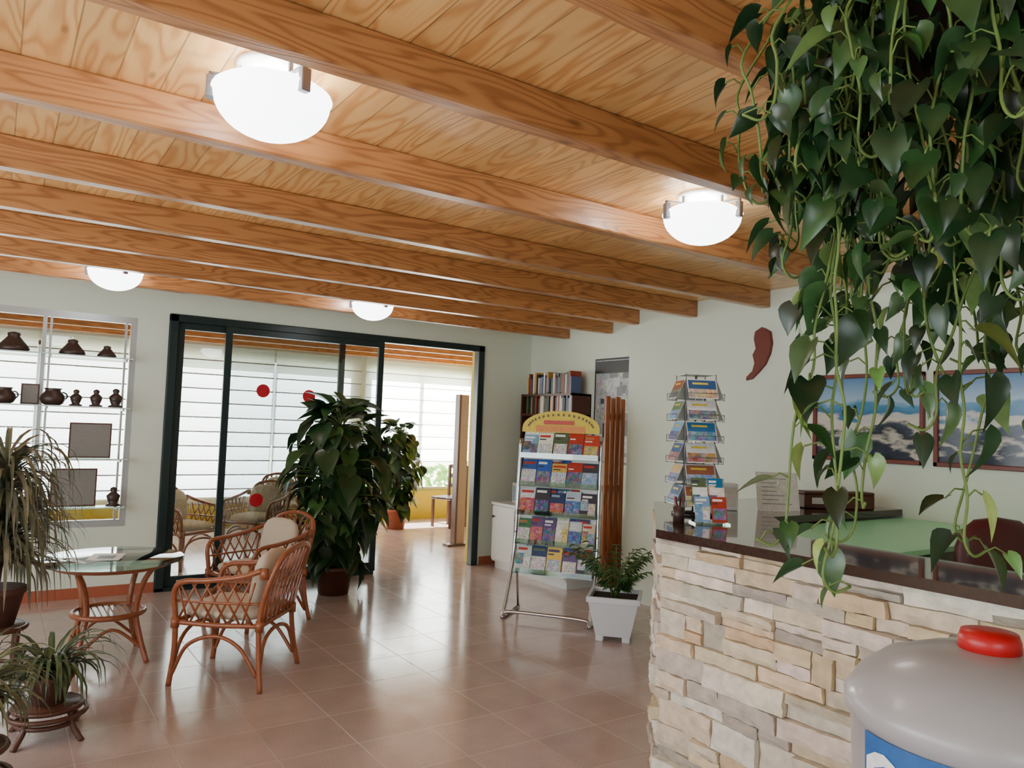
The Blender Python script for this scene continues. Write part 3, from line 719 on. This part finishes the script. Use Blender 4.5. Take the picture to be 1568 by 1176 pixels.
# red island shaped wall ornament
b=MB(); prof=[(.05,.20),(.10,.17),(.115,.08),(.10,.0),(.06,-.08),(-.0,-.14),(-.06,-.19),(-.12,-.20),(-.115,-.18),(-.06,-.135),(-.04,-.07),(-.06,-.0),(-.03,.05),(-.05,.13),(-.04,.19),(.01,.215)]
vs=[(0,-x,z) for x,z in prof]; K=len(vs)
b.add([(-.02,y*1.0,z*.98) for _,y,z in vs]+[(0,y*1.08,z*1.04) for _,y,z in vs],[tuple(range(K))]+[(i,(i+1)%K,K+(i+1)%K,K+i) for i in range(K)],REDW)
place(b.build('island_wall_ornament'),XR-.001,3.92,2.25)

# drink cooler at lower right + stand
DISP=M('grey_plastic',rgb(168,166,170),.3,noise=.03,coat=.2)
b=MB()
b.lathe([(.2,.0),(.235,.02),(.245,.2),(.25,.33),(.262,.34),(.262,.37),(.25,.385),(.235,.41),(.19,.445),(.12,.47),(.06,.48)],(0,0,0),DISP,48)
b.lathe([(.055,.475),(.055,.5),(.05,.515),(.02,.52)],(0,0,0),REDP,24)
vs=[];fs=[];n=14
for i in range(n+1):
    a=math.radians(150+80*i/n); vs+= [(.2515*math.cos(a),.2515*math.sin(a),.1),(.2535*math.cos(a),.2535*math.sin(a),.325)]
    if i: q=2*i; fs.append((q-2,q,q+1,q-1))
b.add(vs,fs,PAPER,True,vc(35,95,165))
vs=[];fs=[]
for i in range(n+1):
    a=math.radians(152+76*i/n); vs+= [(.2550*math.cos(a),.2550*math.sin(a),.25+.03*math.sin(i*.6)),(.2550*math.cos(a),.2550*math.sin(a),.28+.02*math.sin(i*.9))]
    if i: q=2*i; fs.append((q-2,q,q+1,q-1))
b.add(vs,fs,PAPER,True,vc(235,240,245))
place(b.build('drink_cooler'),1.65,.72,.715)
b=MB(); b.box((-.3,-.3,.675),(.3,.3,.714),DARKW,bev=.01)
for sx in(-1,1):
    for sy in(-1,1): b.box((sx*.27,sy*.27,0),(sx*.23,sy*.23,.675),DARKW)
b.box((-.26,-.26,.2),(.26,.26,.22),DARKW)
place(b.build('side_table'),1.65,.72)

# far-room furniture
b=MB(); b.box((5.12,8.75,.0),(5.27,8.80,2.0),M('tan_wood',rgb(158,122,96),.5,noise=.1),bev=.01); b.box((5.10,8.72,0),(5.13,8.83,2.0),DARKW); b.box((5.0,8.7,0),(5.35,8.85,.03),DARKW); b.build('wooden_partition')
b=MB()
for sx in(-1,1):
    b.box((sx*.2,-.2,0),(sx*.165,-.165,.95),DARKW); b.box((sx*.2,.2,0),(sx*.165,.165,.45),DARKW)
b.box((-.21,-.21,.43),(.21,.21,.47),DARKW,bev=.01)
for z in(.6,.75,.9): b.box((-.17,-.195,z),(.17,-.175,z+.06),DARKW)
place(b.build('dining_chair'),6.0,10.45,0,1.9)
b=MB(); b.lathe([(.25,0),(.25,.02),(.03,.04),(.03,.7),(.4,.71),(.4,.74)],(0,0,0),DARKW,32); place(b.build('cafe_table'),6.55,9.6)

# ------------------------------------------------------------ hanging pothos
def hang():
    rr=random.Random(21); b=MB(); C=Vector((1.38,.655,0)); zp=2.36
    b.lathe([(.09,zp-.14),(.135,zp-.02),(.145,zp-.02),(.145,zp),(.125,zp),(.12,zp-.02)],C,VASE,28)
    b.lathe([(.01,zp-.03),(.12,zp-.02)],C,SOIL,20)
    for k in range(3):
        a=k*2.094; b.tube([C+Vector((.14*math.cos(a),.14*math.sin(a),zp)),C+Vector((0,0,HC-.06))],.003,CHROME,5)
    b.tube([C+Vector((0,0,HC-.07)),C+Vector((0,0,HC-.001))],.006,CHROME,6)
    greens=[vc(38,68,40),vc(48,84,44),vc(28,54,30),vc(66,102,54),vc(42,76,44),vc(32,60,36)]
    lights=[vc(84,122,66),vc(66,104,54),vc(50,86,46),vc(110,145,80),vc(140,160,80)]
    def addleaf(p,out,scale=1.0,pal=greens):
        L=rr.uniform(.036,.076)*scale
        side=Vector((rr.uniform(-1,1),rr.uniform(-1,1),0)); o=(out*.4+side).normalized()
        pe=p+o*rr.uniform(.015,.05)+Vector((0,0,rr.uniform(-.02,.035)))
        b.tube([p,(p+pe)/2+Vector((0,0,.01)),pe],.0016,STEM,4)
        dd=o*rr.uniform(.1,1.0)+Vector((0,0,-rr.uniform(.2,1.1)))
        b.leaf(pe,dd,o+Vector((rr.uniform(-.8,.8),rr.uniform(-.8,.8),.4)),L,L*rr.uniform(.55,.82),LEAF,jit(rr.choice(pal),.35),rr.uniform(.1,.7))
    def vine(a,rad,length,step=.04,ls=1.0,pal=greens,wob=.016):
        lf=rad*math.cos(a-2.54)
        if lf>.24: length=min(length,.16)
        elif lf>.19: length=min(length,.34) if length<.7 else length
        o=Vector((math.cos(a),math.sin(a),0))
        p=C+o*.1+Vector((0,0,zp+.0)); pts=[p.copy()]
        pts.append(C+o*(.1+(rad-.1)*.6)+Vector((0,0,zp+rr.uniform(.0,.06))))
        q=C+o*rad+Vector((0,0,zp-.08)); pts.append(q)
        z=zp-.08; w=Vector((0,0,0)); end=zp-.08-length; dr=Vector((rr.uniform(-.010,.012),rr.uniform(-.012,.008),0))
        while z>end:
            z-=.07; w+=dr+Vector((rr.uniform(-wob,wob),rr.uniform(-wob,wob),0)); pts.append(Vector((q.x,q.y,z))+w)
        e=pts[-1]; a2=rr.uniform(0,6.283); pts+= [e+Vector((.02*math.cos(a2),.02*math.sin(a2),-.03)),e+Vector((.05*math.cos(a2),.05*math.sin(a2),-.02))]
        c=bez(pts,4); b.tube(c,.0026,STEM,5)
        acc=0
        for i in range(1,len(c)):
            acc+=(c[i]-c[i-1]).length
            if acc>step*rr.uniform(.6,1.5): acc=0; addleaf(c[i],o,ls,pal)
    for k in range(62): vine(rr.uniform(0,6.283),rr.uniform(.11,.31),rr.uniform(.10,.38),.038)
    for k in range(12): vine(2.54+rr.uniform(-.8,.8),rr.uniform(.22,.31),rr.uniform(.06,.15),.032)
    for k in range(24): vine(rr.uniform(0,6.283),rr.uniform(.11,.26),rr.uniform(.36,.58),.055,1,greens+lights[:3])
    vine(2.54,.38,.14,.05); vine(2.2,.37,.16,.05); vine(2.8,.37,.10,.05)
    for a,rd,ln in ((2.54,.20,.84),(2.3,.18,.88),(2.45,.24,.80),(2.9,.19,.72),(3.5,.15,.80),(1.9,.12,.84),(-.3,.12,.86),(-.7,.2,.80),(.3,.2,.84),(4.6,.14,.78),(-.55,.26,.9),(-.6,.34,.84),(5.4,.1,.6),(-.5,.3,.7),(-.9,.24,.75)):
        vine(a,rd,ln,.066,1.1,lights+greens[:3],.014)
    for k in range(250):
        a=rr.uniform(0,6.283); q=.29*math.sqrt(rr.random()); z=rr.uniform(2.04,2.5)
        p=C+Vector((q*math.cos(a),q*math.sin(a),z)); addleaf(p,Vector((math.cos(a),math.sin(a),0)),1.05)
    b.build('hanging_pothos')
hang()

# ------------------------------------------------------------ lights
w=bpy.data.worlds.new('world'); bpy.context.scene.world=w; w.use_nodes=True
bg=w.node_tree.nodes['Background']; bg.inputs[0].default_value=(.88,.94,1,1); bg.inputs[1].default_value=5
sd=bpy.data.lights.new('sun','SUN'); sd.energy=64; sd.angle=.01; sd.color=(1,.98,.95)
so=bpy.data.objects.new('sun',sd); so.rotation_euler=Vector((-.15,.72,.68)).to_track_quat('Z','Y').to_euler(); bpy.context.collection.objects.link(so)
def area(name,loc,d,sx,sy,e,c):
    l=bpy.data.lights.new(name,'AREA'); l.shape='RECTANGLE'; l.size=sx; l.size_y=sy; l.energy=e; l.color=c
    o=bpy.data.objects.new(name,l); o.location=loc; o.rotation_euler=Vector(d).to_track_quat('-Z','Z').to_euler(); bpy.context.collection.objects.link(o)
area('daylight_left_window',(XL-.05,3.1,1.55),(1,0,0),6.0,1.6,82,(.92,.97,1))

# ------------------------------------------------------------ camera
A=math.radians(34.2); p=math.radians(3.2); th=.036
f=Vector((math.cos(p)*math.sin(A),math.cos(p)*math.cos(A),math.sin(p))); r0=Vector((math.cos(A),-math.sin(A),0)); u0=r0.cross(f)
Rv=r0*math.cos(th)+u0*math.sin(th); U=-r0*math.sin(th)+u0*math.cos(th)
cd=bpy.data.cameras.new('camera'); cd.sensor_width=36; cd.lens=26.7; cd.clip_start=.05
co=bpy.data.objects.new('camera',cd); bpy.context.collection.objects.link(co)
co.matrix_world=Matrix(((Rv.x,U.x,-f.x,0),(Rv.y,U.y,-f.y,0),(Rv.z,U.z,-f.z,1.6),(0,0,0,1)))
bpy.context.scene.camera=co
